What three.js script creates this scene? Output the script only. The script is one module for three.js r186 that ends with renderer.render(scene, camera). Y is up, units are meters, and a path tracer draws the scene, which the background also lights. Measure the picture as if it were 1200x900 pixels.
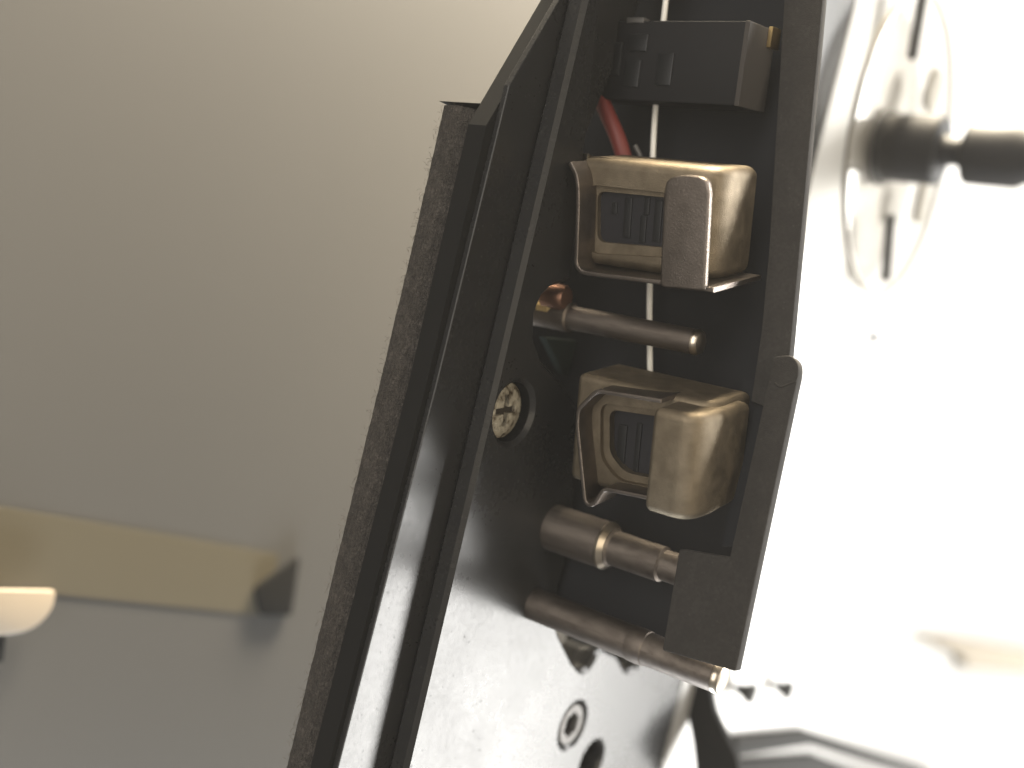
import * as THREE from 'three';
import { mergeGeometries, toCreasedNormals, mergeVertices } from 'three/addons/utils/BufferGeometryUtils.js';
import { RectAreaLightUniformsLib } from 'three/addons/lights/RectAreaLightUniformsLib.js';
import { Brush, Evaluator, SUBTRACTION } from 'three-bvh-csg';

// ---------------------------------------------------------------- camera, lamps, exposure
const scene = new THREE.Scene();
const MM = 0.001;
const V = (x, y, z) => new THREE.Vector3(x, y, z);
// world axes: y = up from the deck, x = along the tape path, z = towards the viewer
const camN = V(0.79, -0.198, 0.58).normalize();
const camU = V(0.227, 0.974, -0.02); camU.addScaledVector(camN, -camU.dot(camN)).normalize();
const camF = V().crossVectors(camN, camU);
const right = V(-camU.x, camN.x, camF.x), up = V(-camU.y, camN.y, camF.y), back = V(-camU.z, camN.z, camF.z);
const EYE = back.clone().multiplyScalar(125), FOCAL = 1250;            // mm, pixels of a 1200 x 900 picture
const camera = new THREE.PerspectiveCamera(2 * Math.atan(450 / FOCAL) * 180 / Math.PI, 4 / 3, 0.005, 8);
camera.matrixAutoUpdate = true;
camera.position.copy(EYE).multiplyScalar(MM);
camera.quaternion.setFromRotationMatrix(new THREE.Matrix4().makeBasis(right, up, back));
camera.focus = 0.123;
camera.userData.fStop = 11.5;
scene.add(camera);

scene.background = new THREE.Color().setRGB(0.19, 0.18, 0.165);
scene.fog = new THREE.FogExp2(new THREE.Color().setRGB(0.8, 0.8, 0.8), 0.05);  // thin haze standing in for a lens flare veil over the darks
RectAreaLightUniformsLib.init();
function areaLight(name, w, h, at, to, rgb, power) {
  const l = new THREE.RectAreaLight(new THREE.Color().setRGB(...rgb), power, w * MM, h * MM);
  l.name = name; l.position.set(...at).multiplyScalar(MM); scene.add(l); l.lookAt(V(...to).multiplyScalar(MM));
  return l;
}
areaLight('unseen_window_light', 1700, 230, [0, 460, -640], [0, 0, -40], [1, 0.985, 0.95], 23.5);  // light of the unseen window, set to whiten deck and lower plate
areaLight('unseen_ceiling_light', 700, 700, [-100, 900, 300], [0, 0, 0], [1, 0.84, 0.6], 1.8);  // out of view overhead, placed for the highlights on the gold heads
areaLight('unseen_front_light', 900, 360, [-120, 120, 720], [0, -20, 0], [1, 0.94, 0.86], 3.4);  // out of view in front, placed to light front faces and grey surface
areaLight('unseen_side_light', 260, 60, [-330, -26, -130], [0, -60, -60], [1, 0.87, 0.66], 300.0);  // out of view, placed for the warm glow on the grey surface
areaLight('added_low_fill_light', 260, 60, [360, -26, -150], [60, -60, -50], [0.86, 0.93, 1], 80.0);  // added cool fill that brightens the lower grey surface

const renderer = new THREE.WebGLRenderer({ antialias: true });
renderer.toneMapping = THREE.LinearToneMapping;
renderer.toneMappingExposure = 1.0;
renderer.shadowMap.enabled = true;

// ---------------------------------------------------------------- helpers
let seed = 7;
const rnd = () => { seed = (seed * 1664525 + 1013904223) >>> 0; return seed / 4294967296; };
const lerp = (a, b, t) => a + (b - a) * t;
class Plane {                                                         // a real plane: origin o, axes a and b, normal c
  constructor(o, a, b) { this.o = o; this.a = a; this.b = b; this.c = V().crossVectors(a, b); }
  at(px, py, off = 0) {
    const d = right.clone().multiplyScalar((px - 600) / FOCAL).addScaledVector(up, (450 - py) / FOCAL).sub(back);
    const o = this.o.clone().addScaledVector(this.c, off);
    const p = EYE.clone().addScaledVector(d, o.sub(EYE).dot(this.c) / d.dot(this.c)).sub(this.o);
    return [p.dot(this.a), p.dot(this.b)];
  }
  pts(list, off = 0) { return list.map(([x, y]) => this.at(x, y, off)); }
  world(u, v, w) { return this.o.clone().addScaledVector(this.a, u).addScaledVector(this.b, v).addScaledVector(this.c, w); }
  matrix() { return new THREE.Matrix4().makeBasis(this.a, this.b, this.c).setPosition(this.o); }
}
const X = V(1, 0, 0), Y = V(0, 1, 0), Z = V(0, 0, 1);
const deckPlane = (y) => new Plane(V(0, y, 0), Z, X);                  // coordinates [z, x]
const facePlane = (z) => new Plane(V(0, 0, z), Y, X.clone().negate()); // coordinates [y, -x]
function roundPoly(p, r, n = 6) {
  const out = [], N = p.length;
  p.forEach((q, i) => {
    const rr = Array.isArray(r) ? r[i] : r;
    if (!rr) { out.push(q); return; }
    const a = p[(i + N - 1) % N], b = p[(i + 1) % N];
    const da = Math.hypot(a[0] - q[0], a[1] - q[1]), db = Math.hypot(b[0] - q[0], b[1] - q[1]);
    const ka = Math.min(rr, da * 0.48) / da, kb = Math.min(rr, db * 0.48) / db;
    const s = [lerp(q[0], a[0], ka), lerp(q[1], a[1], ka)], e = [lerp(q[0], b[0], kb), lerp(q[1], b[1], kb)];
    for (let k = 0; k <= n; k++) { const t = k / n, m = (1 - t) * (1 - t), w = 2 * t * (1 - t); out.push([m * s[0] + w * q[0] + t * t * e[0], m * s[1] + w * q[1] + t * t * e[1]]); }
  });
  return out;
}
const path = (pts, K = THREE.Shape) => { const s = new K(); pts.forEach(([x, y], i) => (i ? s.lineTo(x, y) : s.moveTo(x, y))); s.closePath(); return s; };
function prism(pl, pts, lo, hi, { bevel = 0, segs = 2, holes = [], grow = false, crease = 0.7 } = {}) {
  const s = path(pts); holes.forEach((h) => s.holes.push(path(h, THREE.Path)));
  let g = new THREE.ExtrudeGeometry(s, { depth: hi - lo - 2 * bevel, bevelEnabled: bevel > 0, bevelThickness: bevel, bevelSize: bevel, bevelOffset: grow ? 0 : -bevel, bevelSegments: segs, curveSegments: 8 });
  g.translate(0, 0, lo + bevel);
  g = crease ? toCreasedNormals(g, crease) : g;
  return g.applyMatrix4(pl.matrix());
}
function ribbon(line, w, n = 0) {                                     // an open line given thickness w, to one closed outline
  const L = [], R = [];
  line.forEach((q, i) => {
    const a = line[Math.max(0, i - 1)], b = line[Math.min(line.length - 1, i + 1)];
    const l = Math.hypot(b[0] - a[0], b[1] - a[1]), nx = -(b[1] - a[1]) / l, ny = (b[0] - a[0]) / l;
    L.push([q[0] + nx * w / 2, q[1] + ny * w / 2]); R.unshift([q[0] - nx * w / 2, q[1] - ny * w / 2]);
  });
  return L.concat(R);
}
function roundLine(p, r) { const o = roundPoly(p, p.map((_, i) => (i === 0 || i === p.length - 1 ? 0 : r))); return o; }
function lathe(profile, at, axis = Y, n = 40) {                       // profile [radius, height] along an axis from a point
  let g = new THREE.LatheGeometry(profile.map(([r, h]) => new THREE.Vector2(Math.max(r, 1e-4), h)), n);
  { const R = Math.max(...profile.map((p) => p[0])), Ln = profile.reduce((a, p, i) => a + (i ? Math.hypot(p[0] - profile[i - 1][0], p[1] - profile[i - 1][1]) : 0), 0), u = g.attributes.uv; for (let i = 0; i < u.count; i++) u.setXY(i, u.getX(i) * Math.round(6.28 * R), u.getY(i) * Ln); }
  g = toCreasedNormals(g, 0.6);
  g.applyQuaternion(new THREE.Quaternion().setFromUnitVectors(Y, axis));
  return g.translate(at.x, at.y, at.z);
}
const circle = (cx, cy, r, n = 48) => Array.from({ length: n }, (_, i) => [cx + r * Math.cos(i / n * 2 * Math.PI), cy + r * Math.sin(i / n * 2 * Math.PI)]);
const box = (x0, x1, y0, y1, z0, z1) => new THREE.BoxGeometry(x1 - x0, y1 - y0, z1 - z0).translate((x0 + x1) / 2, (y0 + y1) / 2, (z0 + z1) / 2);
function tube(points, r, n = 30) { return new THREE.TubeGeometry(new THREE.CatmullRomCurve3(points), n, r, 12); }
const names = {};
const numbered = (n) => { const k = names[n] = (names[n] ?? -1) + 1; return k ? n + '_' + String(k).padStart(3, '0') : n; };
function finish(o, g, m) {
  g.scale(MM, MM, MM);
  const k = new THREE.Mesh(g, m); k.castShadow = k.receiveShadow = true; return k;
}
function thing(name, label, category, at, extra = {}) {
  const o = new THREE.Group(); o.name = numbered(name); o.position.set(...at).multiplyScalar(MM); o.userData = { label, category, ...extra };
  o.at = V(...at); scene.add(o); return o;
}
function part(root, name, g, m, label) {                              // root: a thing, or a part (for sub-parts)
  const base = root.at; const k = finish(null, g.translate(-base.x, -base.y, -base.z), m);
  k.name = name; k.at = base; if (label) k.userData.label = label; root.add(k); return k;
}
function struct(name, g, m) { const k = finish(null, g, m); k.name = name; k.userData.kind = 'structure'; scene.add(k); return k; }

// ---------------------------------------------------------------- procedural textures
function noiseTile(size, cells, octaves, gain = 0.5, sx = 1, sy = 1) {  // tileable value noise, 0..1
  const out = new Float32Array(size * size); let amp = 1, tot = 0;
  for (let o = 0; o < octaves; o++) {
    const cx = Math.round(cells * sx) << o, cy = Math.round(cells * sy) << o, g = new Float32Array(cx * cy).map(() => rnd());
    for (let y = 0; y < size; y++) for (let x = 0; x < size; x++) {
      const fx = x / size * cx, fy = y / size * cy, x0 = Math.floor(fx), y0 = Math.floor(fy); let u = fx - x0, v = fy - y0; u = u * u * (3 - 2 * u); v = v * v * (3 - 2 * v);
      const x1 = (x0 + 1) % cx, y1 = (y0 + 1) % cy;
      out[y * size + x] += amp * lerp(lerp(g[y0 * cx + x0], g[y0 * cx + x1], u), lerp(g[y1 * cx + x0], g[y1 * cx + x1], u), v);
    }
    tot += amp; amp *= gain;
  }
  return out.map((q) => q / tot);
}
function tex(size, f, mm, srgb) {                                     // f(i) -> [r, g, b] 0..1; repeats every mm millimetres (uv are in mm)
  const d = new Uint8Array(size * size * 4);
  for (let i = 0; i < size * size; i++) { const c = f(i); for (let k = 0; k < 3; k++) d[i * 4 + k] = Math.max(0, Math.min(255, Math.round((c[k] ?? c[0]) * 255))); d[i * 4 + 3] = 255; }
  const t = new THREE.DataTexture(d, size, size); t.wrapS = t.wrapT = THREE.RepeatWrapping; t.magFilter = THREE.LinearFilter; t.minFilter = THREE.LinearMipmapLinearFilter; t.generateMipmaps = true;
  if (srgb) t.colorSpace = THREE.SRGBColorSpace; t.repeat.set(1 / mm, 1 / mm); t.needsUpdate = true; return t;
}
const S = 512, fine = noiseTile(S, 96, 3), mid = noiseTile(S, 16, 5), coarse = noiseTile(S, 5, 4), streak = noiseTile(S, 24, 4, 0.6, 1, 6);
const specks = new Float32Array(S * S); for (let k = 0; k < 260; k++) { const x = rnd() * S | 0, y = rnd() * S | 0, r = rnd() < 0.2 ? 2 : 1; for (let j = -r; j <= r; j++) for (let i = -r; i <= r; i++) if (i * i + j * j <= r * r) specks[((y + j + S) % S) * S + (x + i + S) % S] = 0.5 + rnd() * 0.5; }
const dust = new Float32Array(S * S); for (let k = 0; k < 90; k++) { let x = rnd() * S, y = rnd() * S, a = rnd() * 6.3; for (let s = 0; s < 14; s++) { dust[((y | 0) + S) % S * S + ((x | 0) + S) % S] = 0.7; a += (rnd() - 0.5) * 0.5; x = (x + Math.cos(a) + S) % S; y = (y + Math.sin(a) + S) % S; } }

const std = (o) => new THREE.MeshStandardMaterial(o);
const col = (r, g, b) => new THREE.Color().setRGB(r, g, b);
const mix3 = (a, b, t) => a.map((q, i) => lerp(q, b[i], t));
const sr = (c) => c.map((x) => Math.pow(Math.max(x, 0), 1 / 2.2));
const M = {
  plate: new THREE.MeshPhysicalMaterial({ color: 0xffffff, map: tex(S, (i) => sr(mix3([0.015, 0.015, 0.0155], [0.12, 0.12, 0.11], Math.max(specks[i] * 0.22, dust[i] * 0.18) + 0.04 * mid[i])), 34, true), roughness: 1, roughnessMap: tex(S, (i) => { const v = 0.2 + 0.12 * coarse[i] + 0.06 * fine[i] + 0.15 * specks[i]; return [v, v, v]; }, 46), bumpMap: tex(S, (i) => [fine[i] * 0.5 + mid[i] * 0.5], 20), bumpScale: 0.000006, specularIntensity: 0.68 }),
  guard: new THREE.MeshPhysicalMaterial({ specularIntensity: 0.12, color: 0xffffff, map: tex(S, (i) => sr(mix3([0.032, 0.03, 0.0285], [0.08, 0.075, 0.07], 0.5 * fine[i] * mid[i] + specks[i] * 0.35)), 30, true), roughness: 0.8, bumpMap: tex(S, (i) => [fine[i]], 9), bumpScale: 0.00003 }),
  inside: new THREE.MeshPhysicalMaterial({ color: col(0.017, 0.018, 0.021), roughness: 0.8, specularIntensity: 0.3 }),
  felt: new THREE.MeshPhysicalMaterial({ color: 0xffffff, map: tex(S, (i) => sr(mix3([0.015, 0.013, 0.0115], [0.125, 0.109, 0.095], Math.pow(streak[i] * 0.35 + fine[i] * 0.45 + mid[i] * 0.3, 2.6) * 1.5)), 16, true), roughness: 1, sheen: 0.15, sheenColor: col(0.3, 0.27, 0.24), sheenRoughness: 0.7, bumpMap: tex(S, (i) => [streak[i] * 0.5 + fine[i] * 0.5], 12), bumpScale: 0.0005 }),
  fibre: std({ color: col(0.085, 0.073, 0.062), roughness: 1 }),
  rubber: new THREE.MeshPhysicalMaterial({ color: col(0.01, 0.01, 0.01), roughness: 0.8, specularIntensity: 0.3 }),
  gold: std({ color: 0xffffff, metalness: 1, map: tex(S, (i) => sr(mix3([0.3, 0.25, 0.182], [0.2, 0.163, 0.113], Math.min(1, mid[i] * 1.3 + specks[i] * 0.5))), 24, true), roughness: 1, roughnessMap: tex(S, (i) => { const v = 0.47 + 0.2 * mid[i]; return [v, v, v]; }, 15), bumpMap: tex(S, (i) => [fine[i]], 7), bumpScale: 0.00003 }),
  shield: std({ color: 0xffffff, metalness: 1, map: tex(S, (i) => sr(mix3([0.25, 0.215, 0.19], [0.17, 0.145, 0.125], mid[i])), 20, true), roughness: 0.4, bumpMap: tex(S, (i) => [fine[i]], 9), bumpScale: 0.00003 }),
  rod: std({ color: 0xffffff, metalness: 1, map: tex(S, (i) => sr(mix3([0.26, 0.225, 0.195], [0.12, 0.1, 0.086], Math.pow(mid[i], 1.3))), 14, true), roughness: 0.52 }),
  bright: std({ color: col(0.5, 0.44, 0.36), metalness: 1, roughness: 0.3 }),
  brass: std({ color: col(0.75, 0.55, 0.26), metalness: 1, roughness: 0.3 }),
  copper: std({ color: col(0.36, 0.2, 0.135), metalness: 1, roughness: 0.45 }),
  zinc: std({ color: 0xffffff, metalness: 0.25, map: tex(S, (i) => sr(mix3([0.6, 0.55, 0.44], [0.16, 0.13, 0.085], Math.pow(mid[i], 2.2) * 2.2)), 9, true), roughness: 0.5, bumpMap: tex(S, (i) => [mid[i]], 6), bumpScale: 0.00015 }),
  steel: std({ color: col(0.12, 0.115, 0.11), metalness: 0.5, roughness: 0.6 }),
  pole: std({ color: col(0.02, 0.02, 0.024), roughness: 0.3 }),
  recessBrown: std({ color: col(0.03, 0.022, 0.014), roughness: 0.9 }),
  endPlate: std({ color: col(0.05, 0.044, 0.04), roughness: 0.8 }),
  shadeBlack: new THREE.MeshPhysicalMaterial({ color: col(0.006, 0.006, 0.006), roughness: 0.9, specularIntensity: 0.2 }),  // near black: shade put into the holes, also the black wedge tip
  core: std({ color: col(0.024, 0.025, 0.027), metalness: 0.5, roughness: 0.4 }),
  red: std({ color: col(0.17, 0.03, 0.024), roughness: 0.5 }),
  cord: std({ color: col(0.85, 0.83, 0.77), roughness: 0.6 }),
  white: std({ color: col(0.7, 0.68, 0.62), roughness: 0.5 }),
  board: new THREE.MeshPhysicalMaterial({ color: col(0.024, 0.033, 0.029), roughness: 0.95, specularIntensity: 0.2 }),
  plasticBlack: new THREE.MeshPhysicalMaterial({ color: col(0.01, 0.01, 0.0115), roughness: 0.6, specularIntensity: 0.5 }),
  deck: std({ color: col(0.36, 0.355, 0.345), metalness: 0.1, roughness: 0.35 }),
  panel: new THREE.MeshPhysicalMaterial({ specularIntensity: 0.5, color: 0xffffff, map: tex(S, (i) => sr(mix3([0.066, 0.0655, 0.063], [0.096, 0.0945, 0.0905], coarse[i] * 0.7 + mid[i] * 0.3 + specks[i] * 0.15)), 240, true), roughness: 0.55 }),
  tan: std({ color: col(0.083, 0.071, 0.046), roughness: 0.6 }),
  cream: std({ color: col(0.38, 0.32, 0.25), roughness: 0.5 }),
  clear: new THREE.MeshPhysicalMaterial({ color: col(0.97, 0.96, 0.94), transmission: 1, thickness: 0, roughness: 0.08 }),
  flange: new THREE.MeshPhysicalMaterial({ color: col(0.42, 0.41, 0.385), roughness: 0.8, specularIntensity: 0.3 }),
  rim: new THREE.MeshPhysicalMaterial({ color: col(0.3, 0.28, 0.24), roughness: 0.8, specularIntensity: 0.3 }),
  slot: new THREE.MeshPhysicalMaterial({ color: col(0.035, 0.033, 0.03), roughness: 0.9, specularIntensity: 0.15 }),
  pale: std({ color: col(0.2, 0.17, 0.125), roughness: 0.8 }),
  rail: new THREE.MeshPhysicalMaterial({ color: col(0.04, 0.04, 0.04), roughness: 0.9, specularIntensity: 0.15 }),
  cabinet: std({ color: col(0.05, 0.05, 0.05), roughness: 0.6 }),
};
const pane = std({ color: col(0.02, 0.02, 0.02), emissive: col(1, 0.985, 0.95), emissiveIntensity: 1.2, roughness: 0.4 });

// ---------------------------------------------------------------- the setting
struct('table_surface', box(-900, 900, -84, -80, -900, 700), M.panel);
struct('deck_surface', prism(deckPlane(0), [[-635, -142], [-72, -142], [-72, 520], [-635, 520]], -4, -0.4, { bevel: 0.3 }), M.deck);
const cab = thing('deck_cabinet', 'dark cabinet body under the rear metal deck', 'cabinet', [0, -80, -280]);
part(cab, 'body', box(-100, 500, -80, -4.2, -600, -230), M.cabinet);
const win = thing('window', 'large bright unseen window high behind the tape deck, whitening deck and plates', 'window', [0, 0, -660]);  // out of view; height chosen for what the deck and plates mirror
{
  const q = new THREE.Matrix4().makeTranslation(0, 467, -650).multiply(new THREE.Matrix4().makeRotationX(Math.atan2(470, 600)));
  const slab = (x0, x1, y0, y1, z0, z1) => box(x0, x1, y0, y1, z0, z1).applyMatrix4(q);
  part(win, 'pane', slab(-850, 850, -115, 115, -6, 0), pane);
  for (const [a, b, c, d] of [[-890, 890, 115, 155], [-890, 890, -155, -115], [-890, -850, -115, 115], [850, 890, -115, 115]]) part(win, 'frame', slab(a, b, c, d, -10, 8), M.white);
}

function unseenLamp(name, label, w, h, at, to, rgb) {  // panels out of view, placed for the light they give
  const o = thing(name, label, 'lamp', at), m = new THREE.Matrix4().lookAt(V(...to), V(...at), Y).setPosition(V(...at).add(V(...at).sub(V(...to)).normalize().multiplyScalar(4)));
  m.multiply(new THREE.Matrix4().makeScale(1, 1, 1));
  part(o, 'diffuser', new THREE.BoxGeometry(w, h, 2).applyMatrix4(m), std({ color: col(0.3, 0.3, 0.3), emissive: col(...rgb), emissiveIntensity: 0.5 }));
  part(o, 'housing', new THREE.BoxGeometry(w + 12, h + 12, 20).translate(0, 0, -12).applyMatrix4(m), M.cabinet);
}
unseenLamp('unseen_ceiling_lamp', 'unseen square ceiling lamp panel lighting the gold heads from above', 700, 700, [-100, 900, 300], [0, 0, 0], [1, 0.9, 0.76]);
unseenLamp('unseen_front_lamp', 'unseen broad lamp panel in front, lighting felt, head fronts and grey surface', 900, 360, [-120, 120, 720], [0, -20, 0], [1, 0.94, 0.86]);
unseenLamp('unseen_side_lamp', 'added low cool fill panel lighting the lower part of the grey surface', 260, 60, [360, -26, -150], [60, -60, -50], [0.86, 0.93, 1]);
unseenLamp('unseen_side_lamp', 'unseen low warm lamp panel lighting the grey surface from its upper end', 260, 60, [-330, -26, -130], [0, -60, -60], [1, 0.87, 0.66]);

// ---------------------------------------------------------------- head assembly: stepped plates
const head = thing('tape_head_assembly', 'black stepped tape head bridge carrying gold heads, rods and guard plates', 'tape head assembly', [0, -12, -20]);
const P0 = deckPlane(0), zx = (pts) => pts;
const openPx = [[708, -60], [690, 120], [667, 325], [648, 331], [634, 345], [625, 366], [624, 398], [634, 428], [652, 446], [674, 480], [670, 600], [662, 655], [645, 722], [652, 745], [668, 778], [677, 789], [684, 791], [691, 786], [700, 770], [707, 765], [722, 772], [730, 788], [738, 791], [746, 786], [753, 772]];
const opening = P0.pts(openPx).concat([[-64, 31], [-64, 0], [-25.5, -2], [-25.5, -62]]);
const screwC = P0.at(603, 484), allenC = P0.at(671, 850), holeC = P0.at(693, 893);
const topFront = P0.pts([[712, -90], [690, 0], [585, 450], [480, 900], [462, 980]]);
const upper = topFront.concat([[1, 140], [-70, 140], [-70, -140], [-30, -140]]);  // ends drawn long out of view to block window spill on the table
const up0 = part(head, 'top_plate', prism(P0, upper, -2.8, 0, { bevel: 0.55, segs: 1, grow: true, crease: 0.3, holes: [circle(...screwC, 4.25), circle(...allenC, 3.85), circle(...holeC, 3.7)].concat([opening]) }), M.plate);
const P1 = deckPlane(-2.8);
const lower = P1.pts([[700, -60], [655, 0], [597, 100], [512, 450], [396, 900], [376, 980]]).concat([[10, 139], [-69, 139], [-69, -139], [-31, -139]]);
part(head, 'middle_plate', prism(P1, lower, -0.8, -0.02, { bevel: 0.12, segs: 2, holes: [opening], crease: 0.3 }), M.plate);
const P2 = deckPlane(-3.6);
const under = P2.pts([[690, -60], [655, 0], [570, 147], [500, 450], [385, 900], [366, 980]]).concat([[9, 138], [-68, 138], [-68, -138], [-32, -138]]);
part(head, 'bottom_plate', prism(P2, under, -2.6, -0.02, { holes: [opening], crease: 0.3 }), M.rubber);
part(head, 'added_dark_floor', box(8, 75, -8.2, -7.2, -115, -42), M.shadeBlack);  // added black floor: keeps the opening dark, blocks light from below

// ---------------------------------------------------------------- felt strip on the front edge
const PF = deckPlane(-12), feltPx = [[515, 122], [477, 290], [439, 450], [385, 672], [330, 900], [312, 980]];
const feltFront = PF.pts(feltPx);
const felt = thing('felt_strip', 'fuzzy brown grey felt strip along the front edge of the black plates', 'felt strip', [0, -12, 8]);
{
  const nx = 180, ny = 14, x0 = feltFront[0][1], x1 = feltFront[5][1], pos = [], uv = [], idx = [];
  const zAt = (x) => { for (let i = 0; i < 5; i++) if (x <= feltFront[i + 1][1]) return lerp(feltFront[i][0], feltFront[i + 1][0], (x - feltFront[i][1]) / (feltFront[i + 1][1] - feltFront[i][1])); return feltFront[5][0]; };
  const bump = (u, v) => { const i = ((Math.floor(v * 40) % S) + S) % S * S + ((Math.floor(u * 40) % S) + S) % S; return (mid[i] - 0.5) * 0.7 + (coarse[i] - 0.5) * 0.5; };
  for (let i = 0; i <= nx; i++) for (let j = 0; j <= ny; j++) {
    const x = lerp(x0, x1, i / nx), t = j / ny, y = lerp(-12, -6.05, t);
    const round = 1 - Math.pow(Math.abs(t * 2 - 1), 6), back_ = 0.9 * (1 - round) + (t > 0.45 ? (t - 0.45) * 3 : 0);
    pos.push(x, y, zAt(x) - back_ + (j === 0 ? 0 : bump(x * 0.9, y) * 0.35)); uv.push(x, y);
    if (i < nx && j < ny) { const a = i * (ny + 1) + j, b = a + ny + 1; idx.push(a, b, a + 1, a + 1, b, b + 1); }
  }
  const g = new THREE.BufferGeometry(); g.setAttribute('position', new THREE.Float32BufferAttribute(pos, 3)); g.setAttribute('uv', new THREE.Float32BufferAttribute(uv, 2)); g.setIndex(idx); g.computeVertexNormals();
  const core = prism(PF, feltFront.map(([z, x]) => [z - 2.8, x]).concat([[4, 66], [4, x0]]), 0.01, 5.9, {});
  part(felt, 'pad', mergeGeometries([g.toNonIndexed(), core.index ? core.toNonIndexed() : core]), M.felt);
  const hairs = [];
  for (let k = 0; k < 2600; k++) {
    const x = lerp(x0, x1, rnd()), y = lerp(-12, -6.6, Math.pow(rnd(), 0.8)), z = zAt(x) - (y > -9.3 ? (y + 9.3) * 0.5 : 0) - 0.15, l = 0.2 + rnd() * 0.5, a = rnd() * 6.28, o = 0.15 + rnd() * 0.35;
    const p = V(x, y, z), q = V(x + Math.cos(a) * l * 0.6, y + Math.sin(a) * l * 0.4, z + o), r = V(x + Math.cos(a + 0.5) * l, y + Math.sin(a + 0.5) * l * 0.7, z + o * 0.8);
    hairs.push(new THREE.TubeGeometry(new THREE.QuadraticBezierCurve3(p, q, r), 3, 0.014 + rnd() * 0.014, 3));
  }
  part(felt, 'fuzz', mergeGeometries(hairs), M.fibre).userData.kind = 'stuff';
  part(felt, 'backing', prism(PF, [...PF.pts([[514, 117], [557, 138]]).map(([z, x]) => [z - 0.4, x]), [3, x0 + 1.5], [3, x0 - 3]].map((q) => q), -0.3, 5.8, {}), M.rubber);
}

// ---------------------------------------------------------------- screws
{
  const c = V(screwC[1], -1.3, screwC[0]);
  let g = lathe([[0, -1.2], [3.35, -1.2], [3.35, -0.7], [3.25, -0.35], [2.6, -0.1], [1.2, 0], [0, 0]], V(0, 0, 0)).scale(1.05, 1, 1.05);
  const ev = new Evaluator(); ev.attributes = ['position', 'normal', 'uv']; ev.useGroups = false;
  let b = new Brush(g); b.updateMatrixWorld();
  for (const a of [0.25, 0.25 + Math.PI / 2]) { const k = new Brush(new THREE.BoxGeometry(3.9, 2.2, 0.85)); k.rotation.y = a; k.updateMatrixWorld(); b = ev.evaluate(b, k, SUBTRACTION); b.updateMatrixWorld(); }
  const sg = b.geometry.clone(); { const p = sg.attributes.position, u = sg.attributes.uv; for (let i = 0; i < p.count; i++) u.setXY(i, p.getX(i), p.getZ(i) + p.getY(i)); }
  sg.translate(c.x, c.y, c.z);
  const screw = part(head, 'cross_screw', sg, M.zinc, 'pale worn cross head screw sunk in the top plate');
  part(screw, 'recess', mergeGeometries([0.25, 0.25 + Math.PI / 2].map((a, i) => new THREE.BoxGeometry(3.85, 0.3 + 0.02 * i, 0.83).rotateY(a).translate(c.x, c.y - 0.72, c.z))), M.recessBrown);  // dark brown pieces laid in the cross recess
  part(head, 'screw_well_shade', lathe([[3.66, -0.5], [3.66, -2.7], [0, -2.7]], V(screwC[1], 0, screwC[0])), M.shadeBlack);  // black liner, shade of the sunk hole put into its colour
  const a = V(allenC[1], -0.05, allenC[0]), P = deckPlane(0);
  const hex = Array.from({ length: 6 }, (_, i) => [allenC[0] + 1.85 * Math.cos(i * Math.PI / 3 + 0.5), allenC[1] + 1.85 * Math.sin(i * Math.PI / 3 + 0.5)]);
  const s = part(head, 'socket_screw', prism(P, circle(...allenC, 3.0), -1.8, -0.15, { bevel: 0.25, segs: 3, holes: [hex], crease: 0.5 }), M.steel, 'flush hex socket screw in the bright lower end of the plate');
  part(head, 'socket_shade', lathe([[3.28, -0.5], [3.28, -1.9], [0, -1.9]], V(allenC[1], 0, allenC[0])), M.shadeBlack);  // black cup painting in the shade round the socket screw
}

// ---------------------------------------------------------------- added dark walls behind the heads, shaped to block window light
{
  const W = facePlane(-19.2), L = facePlane(-23.5);
  const top = [[1000, -330], [1006, -150], [963, -30], [945, 140], [931, 293], [917, 425], [906, 530]];
  part(head, 'added_rear_wall', prism(W, W.pts([[700, -330], ...top, [690, 530], [640, 520], [612, 440], [622, 330], [655, 200], [668, 0]]), -0.4, 0, {}), M.inside);
  part(head, 'added_blocker_strip', prism(W, ribbon(W.pts(top.slice(1)), 0.4), 0.02, 3.6, {}), M.inside);  // hidden strip added to keep window light off the head tops
  const K = facePlane(-14.6);
  part(head, 'added_rear_wall', prism(K, K.pts([[872, 445], [927, 445], [902, 560], [880, 640], [846, 640], [860, 560]]), -0.4, 0, {}), M.inside);  // light blocker added behind the lower guard to darken the lower head
  part(head, 'added_rear_wall', prism(L, L.pts([[690, 480], [912, 480], [880, 640], [852, 700], [790, 752], [700, 742], [646, 722], [652, 560]]), -0.4, 0, {}), M.inside);
}

// ---------------------------------------------------------------- guard plates
{
  const G1 = facePlane(-13.8), G2 = facePlane(-12);
  part(head, 'upper_guard', prism(G1, G1.pts([[968, -80], [964, 0], [938, 280], [923, 440], [905, 480], [880, 470], [892, 390], [901, 293], [909, 160], [919, 0], [926, -80]]), -1.5, 0, { bevel: 0.12 }), M.guard);
  const o = G2.pts([[926, 416], [935, 424], [936, 436], [862, 787], [776, 762], [796, 643], [855, 653], [886, 513], [903, 433], [905, 418]]);
  part(head, 'lower_guard', prism(G2, roundPoly(o, [0.5, 0.8, 0.8, 0.25, 0.25, 0.4, 0.15, 0, 0.5, 0.5], 4), -1.6, 0, { bevel: 0.15 }), M.guard);
  part(head, 'guard_lip', tube(G2.pts([[908, 449], [914, 453], [924, 450], [932, 446], [934, 441]], 0.05).map(([u, v]) => G2.world(u, v, 0.02)), 0.13, 20), M.guard);
}

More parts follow.
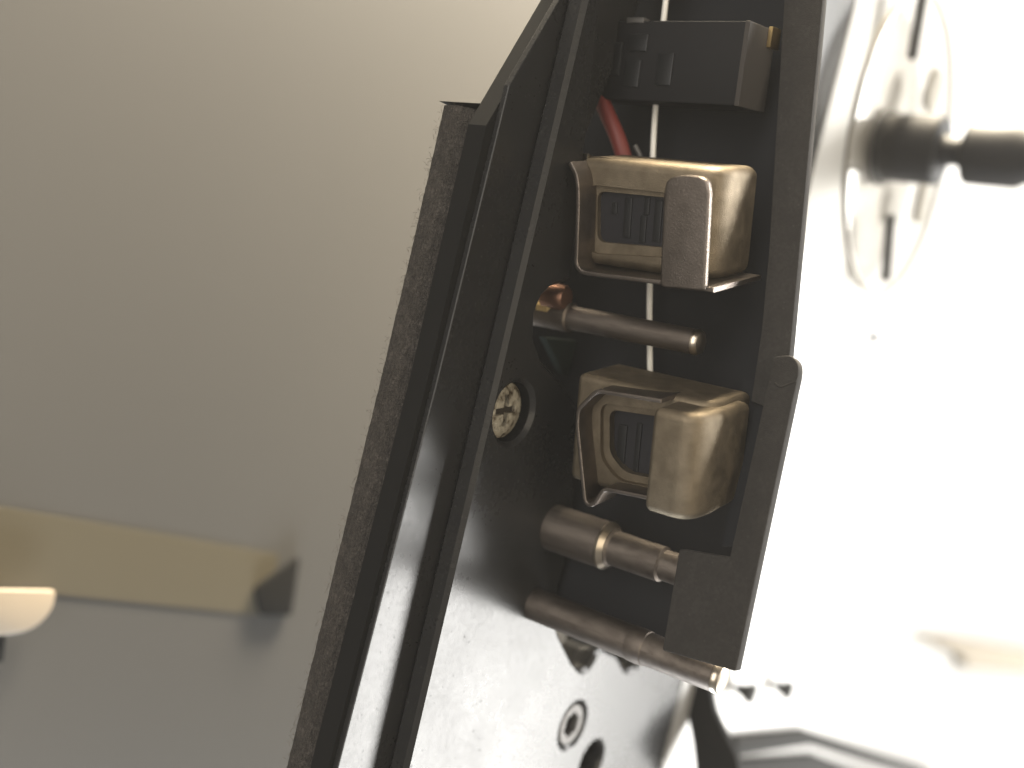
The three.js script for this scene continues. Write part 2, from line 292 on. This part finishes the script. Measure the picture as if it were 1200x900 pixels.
// ---------------------------------------------------------------- guide rods
{
  const atZ = (px, py, z) => { const p = facePlane(z), [u, v] = p.at(px, py); return p.world(u, v, 0); };
  const A = atZ(735, 385, -10), B = atZ(690, 632, -17), C = atZ(750, 757, -17);
  const rA = part(head, 'guide_rod', lathe([[0, -18], [1.9, -18], [1.9, -8.3], [1.55, -8.1], [1.5, 9.2], [1.4, 9.3], [0, 9.3]], A), M.rod, 'slim bronze guide rod between the two gold heads');
  part(rA, 'end_cap', lathe([[1.5, 9.22], [1.54, 9.25], [1.54, 9.6], [1.3, 10.0], [0.7, 10.2], [0, 10.25]], A), M.bright);
  const rB = part(head, 'guide_rod', lathe([[0, -16], [3.0, -16], [3.0, 2.9], [2.5, 3.3], [2.5, 3.7], [2.2, 4.0], [2.2, 10.8], [1.9, 11.1], [1.9, 16], [0, 16]], B), M.rod, 'thick stepped guide rod under the lower gold head');
  part(rB, 'collar', lathe([[3.0, 2.6], [3.07, 2.7], [3.07, 3.0], [2.5, 3.6], [2.3, 3.8]], B), M.bright);
  const rC = part(head, 'guide_rod', lathe([[0, -30], [2.1, -30], [2.1, -2], [1.9, 10.4], [0, 10.4]], C), M.rod, 'lowest bronze guide rod ending below the guard plate');
  part(rC, 'end_cap', lathe([[1.92, 10.3], [1.96, 10.35], [1.96, 10.8], [1.7, 11.2], [0.9, 11.5], [0, 11.55]], C), M.bright);
  part(rC, 'collar', lathe([[1.9, -1.4], [2.15, -1.2], [2.22, 0], [2.15, 1.0], [1.9, 1.3]], C), M.rod);
}

// ---------------------------------------------------------------- heads
const evaluator = new Evaluator(); evaluator.attributes = ['position', 'normal', 'uv']; evaluator.useGroups = false;
function cut(g, ...tools) {
  let b = new Brush(g); b.updateMatrixWorld();
  for (const t of tools) { const k = new Brush(t); k.updateMatrixWorld(); b = evaluator.evaluate(b, k, SUBTRACTION); b.updateMatrixWorld(); }
  return b.geometry.clone();
}
function headFrame(px, py, z, deg) {                                  // plane of a head's face: a = up from the deck, b = along the tape, turned about the vertical
  const p = facePlane(z), [u, v] = p.at(px, py), t = deg * Math.PI / 180, o = p.world(u, v, 0);
  return new Plane(o, Y.clone(), V(-Math.cos(t), 0, Math.sin(t)));
}
const sideOf = (H) => new Plane(H.o, H.c, H.a);                       // coordinates [c, a], normal b
const bx = (pl, u0, u1, v0, v1, w0, w1, r = 0) => prism(pl, roundPoly([[u0, v0], [u1, v0], [u1, v1], [u0, v1]], r), w0, w1, { bevel: Math.min(0.12, (w1 - w0) / 4), crease: 0.5 });

// upper gold head
{
  const H = headFrame(750, 260, -4, 20), K = sideOf(H);
  const [aL] = H.at(677, 250), [aR] = H.at(840, 262), [, bT] = H.at(750, 189), [, bB] = H.at(730, 316);
  const win = roundPoly(H.pts([[697, 224], [800, 234], [800, 293], [697, 284]]), [1.1, 0.2, 0.2, 1.1]);
  const rim = roundPoly(H.pts([[690, 216], [800, 228], [800, 303], [690, 297]]), [1.4, 0.2, 0.2, 1.4]);
  let can = prism(K, roundPoly([[-9, aL], [0, aL], [0, aR], [-9, aR]], [0, 0.8, 4.2, 0], 10), bB, bT, { bevel: 1.3, segs: 6 });
  can = cut(can, prism(H, rim, -0.6, 2, {}), prism(H, win, -4, 3, {}));
  const h = part(head, 'tape_head', can, M.gold, 'upper gold tape head with a grey tab over its window');
  part(h, 'pole_block', prism(H, win.map(([u, v]) => [u, v]), -3.8, -1.3, {}), M.pole);
  const wl = H.at(707, 250)[0], wr = H.at(775, 250)[0], wb = H.at(740, 287)[1], wt = H.at(740, 229)[1];
  for (const [t, w, lo, hi] of [[0.1, 0.35, 0.55, 0.8], [0.34, 0.5, 0.1, 0.92], [0.62, 0.4, 0.05, 0.6], [0.66, 0.35, 0.62, 0.97], [0.86, 0.5, 0.1, 0.95]]) { const u = lerp(wl, wr, t); part(h, 'pole_piece', bx(H, u - w, u + w, lerp(wb, wt, lo), lerp(wb, wt, hi), -1.4, -1.1), M.core); }
  const line = roundLine(H.pts([[667, 191], [676, 206], [677, 240], [674, 318], [700, 322], [775, 331], [836, 340]], 3), 1.5);
  part(h, 'shield_tray', prism(H, ribbon(line, 0.55), -9, 3, { bevel: 0.14, segs: 3, crease: 0.5 }), M.shield);
  part(h, 'tab', prism(H, roundPoly(H.pts([[775, 336], [776, 300], [779, 230], [783, 205], [829, 206], [833, 225], [827, 341]], 3.5), [0.6, 0, 0, 2.4, 2.4, 0.5, 0.6], 10), 3.0, 3.8, { bevel: 0.22, segs: 3, crease: 0.6 }), M.shield, 'grey metal tab with rounded top over the window');
}
// lower gold head
{
  const H = headFrame(725, 530, -7, 18), K = sideOf(H);
  const [aL] = H.at(664, 520), [aR] = H.at(760, 540), [, bT] = H.at(720, 450), [, bB] = H.at(720, 582);
  const win = roundPoly(H.pts([[704, 483], [790, 496], [790, 572], [722, 558], [704, 535]]), [1.2, 0.1, 0.1, 1.2, 1.0]);
  const rim = roundPoly(H.pts([[697, 474], [790, 486], [790, 580], [717, 566], [697, 540]]), [1.4, 0.1, 0.1, 1.2, 1.2]);
  const aC = H.at(820, 545, 3)[0];
  let can = prism(K, roundPoly([[-10, aL], [-1.2, aL], [-1.2, aC - 1], [-10, aC - 1]], [0, 0.8, 3, 0], 8), bB, bT, { bevel: 0.9, segs: 4 });
  can = cut(can, prism(H, rim, -1.9, 2, {}), prism(H, win, -6, 3, {}));
  const h = part(head, 'tape_head', can, M.gold, 'lower gold tape head with a thick rounded cover block beside its window');
  part(h, 'pole_block', prism(H, win, -5.5, -3.0, {}), M.pole);
  for (const [x, w, lo, hi] of [[716, 0.25, 500, 545], [729, 0.6, 497, 552], [748, 0.35, 495, 556]]) { const u = H.at(x, 520, -3)[0]; part(h, 'pole_piece', bx(H, u - w, u + w, H.at(x, hi, -3)[1], H.at(x, lo, -3)[1], -3.1, -2.8), M.core); }
  const line = roundLine(H.pts([[775, 588], [757, 583], [707, 573], [694, 593], [685, 590], [676, 500], [677, 480], [699, 458], [775, 470]], 1.6), 0.7);
  part(h, 'shield_frame', prism(H, ribbon(line, 0.5), -3, 1.6, { bevel: 0.14, segs: 3, crease: 0.5 }), M.shield);
  const [a0] = H.at(759, 545, 3), [a1] = H.at(820, 545, 3), b0 = H.at(800, 614, 3)[1], b1 = H.at(790, 482, 3)[1];
  part(h, 'cover_block', prism(K, roundPoly([[-8, a0], [3, a0], [3, a1], [-8, a1]], [0, 0.7, 5, 0], 12), b0, b1, { bevel: 1.1, segs: 6 }), M.gold, 'thick rounded gold cover block');
}
// dark head at the top
{
  const H = headFrame(780, 70, -8, 14), K = sideOf(H);
  const [a0] = H.at(695, 70), [a1] = H.at(868, 70), b0 = H.at(780, 120)[1], b1 = H.at(780, 24)[1];
  const h = part(head, 'erase_head', prism(K, roundPoly([[-7, a0], [0, a0], [0, a1], [-7, a1]], [0, 0.4, 0.2, 0]), b0, b1, { bevel: 0.3 }), M.plasticBlack, 'black erase head block at the top with a metal end plate');
  part(h, 'end_plate', bx(K, -7, 0.1, a1 + 0.02, a1 + 0.6, b0, b1), M.endPlate);
  part(h, 'brass_tab', bx(K, -7.4, -5, a1 + 0.6, a1 + 1.1, b1 - 2.2, b1 + 0.2), M.brass);
  for (const [x0, x1, y0, y1] of [[736, 757, 40, 60], [718, 728, 50, 88], [735, 752, 70, 102], [772, 790, 62, 100]]) { const [u0] = H.at(x0, 70), [u1] = H.at(x1, 70); part(h, 'pole_piece', bx(H, u0, u1, H.at(x0, y1)[1], H.at(x0, y0)[1], -0.1, 0.25), M.core); }
  part(h, 'contact', bx(H, H.at(735, 20)[0], H.at(755, 20)[0], b1 - 0.3, b1 + 0.35, -1.5, 0.1), M.steel);
}
// wiring and small hardware in the opening
{
  const p = facePlane(-15), c = thing('white_cord', 'thin straight white cord running along behind the heads', 'cord', [-20, 0, -15]);
  const at = ([x, y], z) => { const q = facePlane(z), [u, v] = q.at(x, y); return q.world(u, v, 0); };
  part(c, 'strand', tube([at([791, -90], -7.5), at([777.5, 25], -9.5), at([768, 130], -13.5), at([765, 185], -14.5), at([761.5, 335], -15.5), at([761, 372], -15.5), at([762, 450], -15.5)], 0.36, 60), M.cord);
}
{
  const w = (px, py, z) => { const p = facePlane(z), [u, v] = p.at(px, py); return p.world(u, v, 0); };
  const r = part(head, 'red_wire', tube([w(700, 105, -10), w(711, 132, -10), w(724, 162, -10.5), w(735, 196, -12)], 1.05), M.red, 'red insulated wire between the heads');
  part(head, 'white_lead', tube([w(744, 170, -11), w(749, 180, -11.5), w(754, 192, -12)], 0.3), M.steel);
  part(head, 'solder_tag', bx(facePlane(-5), ...(() => { const p = facePlane(-5), a = p.at(669, 186), b = p.at(689, 181); return [a[0], b[0], Math.min(a[1], b[1]) - 0.2, Math.max(a[1], b[1]) + 0.1]; })(), -1, 0), M.bright);
  const Pb = deckPlane(-5);
  part(head, 'circuit_board', prism(Pb, Pb.pts([[640, 396], [700, 402], [700, 428], [662, 440]]), -1.2, 0, { bevel: 0.1 }), M.board);
  const s1 = P0.at(657, 345), s2 = P0.at(661, 362);
  part(head, 'copper_screw', lathe([[0, -3.2], [1.6, -3.2], [1.6, -0.5], [1.3, 0.0], [0, 0.1]], V(s1[1], -1, s1[0] - 3)), M.copper);
  part(head, 'brass_nut', lathe([[0, -2], [1.0, -2], [1.0, -0.3], [0.7, 0], [0, 0]], V(s2[1], -3, s2[0] - 2), Y, 6), M.brass);
}

// ---------------------------------------------------------------- things behind, on the bright deck
{
  const [bz, bx_] = deckPlane(1).at(1036, 172), h = V(bx_, 1, bz), q = deckPlane(5), z = bz, x = bx_;
  const reel = thing('tape_reel', 'clear flanged tape reel with black hub and knob, standing behind the guard plate', 'reel', [x, 0, z]);
  const capsule = (p1, p2, w) => { const a = q.at(...p1), b = q.at(...p2), l = Math.hypot(b[0] - a[0], b[1] - a[1]), d = [(b[0] - a[0]) / l, (b[1] - a[1]) / l], n = [-d[1], d[0]]; return roundPoly([[a[0] - n[0] * w, a[1] - n[1] * w], [b[0] - n[0] * w, b[1] - n[1] * w], [b[0] + n[0] * w, b[1] + n[1] * w], [a[0] + n[0] * w, a[1] + n[1] * w]], w * 0.95); };
  const fl = part(reel, 'flange', prism(q, circle(z, x, 28, 96), -0.8, 0, { bevel: 0.15 }), M.clear);
  part(fl, 'rim', prism(q, circle(z, x, 28.6, 96), -0.9, 0.1, { bevel: 0.2, holes: [circle(z, x, 28.05, 96)] }), M.rim);
  for (const [a, b, w] of [[[1086, -18], [1071, 70], 1.2], [[1046, 252], [1040, 330], 1.2], [[1102, 84], [1088, 128], 3.0], [[1086, 216], [1077, 262], 2.6]]) part(fl, 'slot', prism(q, capsule(a, b, w), -1.0, 0.25, {}), w > 2 ? M.rim : M.slot);
  part(reel, 'hub', lathe([[0, 0], [7.4, 0], [7.2, 0.8], [6.4, 1.2], [6.4, 10.4], [6.0, 10.9], [0, 10.9]], h), M.plasticBlack);
  part(reel, 'neck', lathe([[0, 10.9], [3.2, 10.9], [2.5, 12.5], [2.7, 15.3], [0, 15.3]], h), M.plasticBlack);
  part(reel, 'knob', lathe([[0, 14.6], [3.6, 14.8], [5.4, 15.6], [5.7, 16], [5.7, 24.5], [4.6, 26.5], [4.4, 30], [0, 30]], h, Y, 40), M.plasticBlack);
}
{
  const q = facePlane(-77), px = [[799, 790], [805, 835], [812, 872], [818, 930], [870, 930], [863, 888], [848, 858], [836, 832], [829, 790]];
  const [, x] = q.at(820, 850);
  const lv = thing('lever', 'curved black lever standing on the deck below the guard plate', 'lever', [-x, 0, -78]);
  part(lv, 'arm', prism(q, roundPoly(q.pts(px), 0.8), -2, 0, { bevel: 0.2 }), M.rubber);
}
function deckBlock(name, label, cat, px, y, m, partName = 'body') {
  const q = deckPlane(0), pts = q.pts(px, y); const c = pts.reduce((s, p) => [s[0] + p[0] / pts.length, s[1] + p[1] / pts.length], [0, 0]);
  const o = thing(name, label, cat, [c[1], 0, c[0]]); part(o, partName, prism(q, roundPoly(pts, 1.5), 0, y, { bevel: 0.3 }), m); return [o, q];
}
{
  const [o, q] = deckBlock('slide_rail', 'blurred dark double rail on the bright deck at the bottom right', 'rail', [[864, 868], [950, 858], [1090, 902], [1090, 916], [950, 874], [866, 886]], 2.5, M.rail, 'bar');
  part(o, 'bar', prism(q, roundPoly(q.pts([[866, 894], [960, 886], [1040, 915], [1040, 935], [866, 935]], 2), 1.5), 0, 2, { bevel: 0.3 }), M.rail);
  deckBlock('pale_box', 'pale cream low box far back on the bright deck', 'box', [[1085, 748], [1120, 750], [1230, 768], [1230, 790], [1135, 783], [1130, 768]], 4, M.pale);
  for (const [px, py, r, l] of [[863, 806, 2.0, 'small dark stud on the deck nearest the lowest rod end'], [908, 803, 2.0, 'small dark stud with tan side further from the rod end'], [1016, 394, 1.2, 'tiny dark stud alone on the bright deck below the reel']]) {
    const [z, x] = deckPlane(0).at(px, py); const o = thing('stud', l, 'stud', [x, 0, z], {}); part(o, 'pin', lathe([[0, 0], [r * 0.35, 0], [r * 0.6, r * 0.8], [r, r * 1.5], [r, r * 1.7], [0, r * 1.8]], V(x, 0, z)), M.rail);
  }
}
// ---------------------------------------------------------------- things on the grey surface, left
{
  const q = deckPlane(-80);
  const c = q.at(180, 660), s = thing('tan_strip', 'blurred tan strip with black wedge tip on the grey surface', 'strip', [c[1], -80, c[0]]);
  part(s, 'strip', prism(q, q.pts([[-60, 584], [326, 650], [315, 722], [-60, 684]], 0.15), 0, 0.15, {}), M.tan);
  part(s, 'wedge_tip', prism(q, roundPoly(q.pts([[300, 690], [352, 652], [342, 722], [306, 722]], 1.2), 1), 0.16, 1.2, { bevel: 0.3 }), M.shadeBlack);
  const k = q.at(20, 720), n = thing('cream_knob', 'cream half round knob at the left edge of the picture', 'knob', [k[1], -80, k[0]]);
  part(n, 'cap', prism(q, roundPoly(q.pts([[-50, 690], [66, 692], [62, 716], [38, 740], [-50, 752]], 2.2), [0, 1, 3, 3, 0]), 1.6, 2.2, { bevel: 0.25, segs: 3 }), M.cream);
  part(n, 'base', prism(q, q.pts([[-50, 712], [10, 715], [4, 775], [-50, 790]], 1.5), 0.02, 1.55, { bevel: 0.2 }), M.rubber);
}
renderer.render(scene, camera);
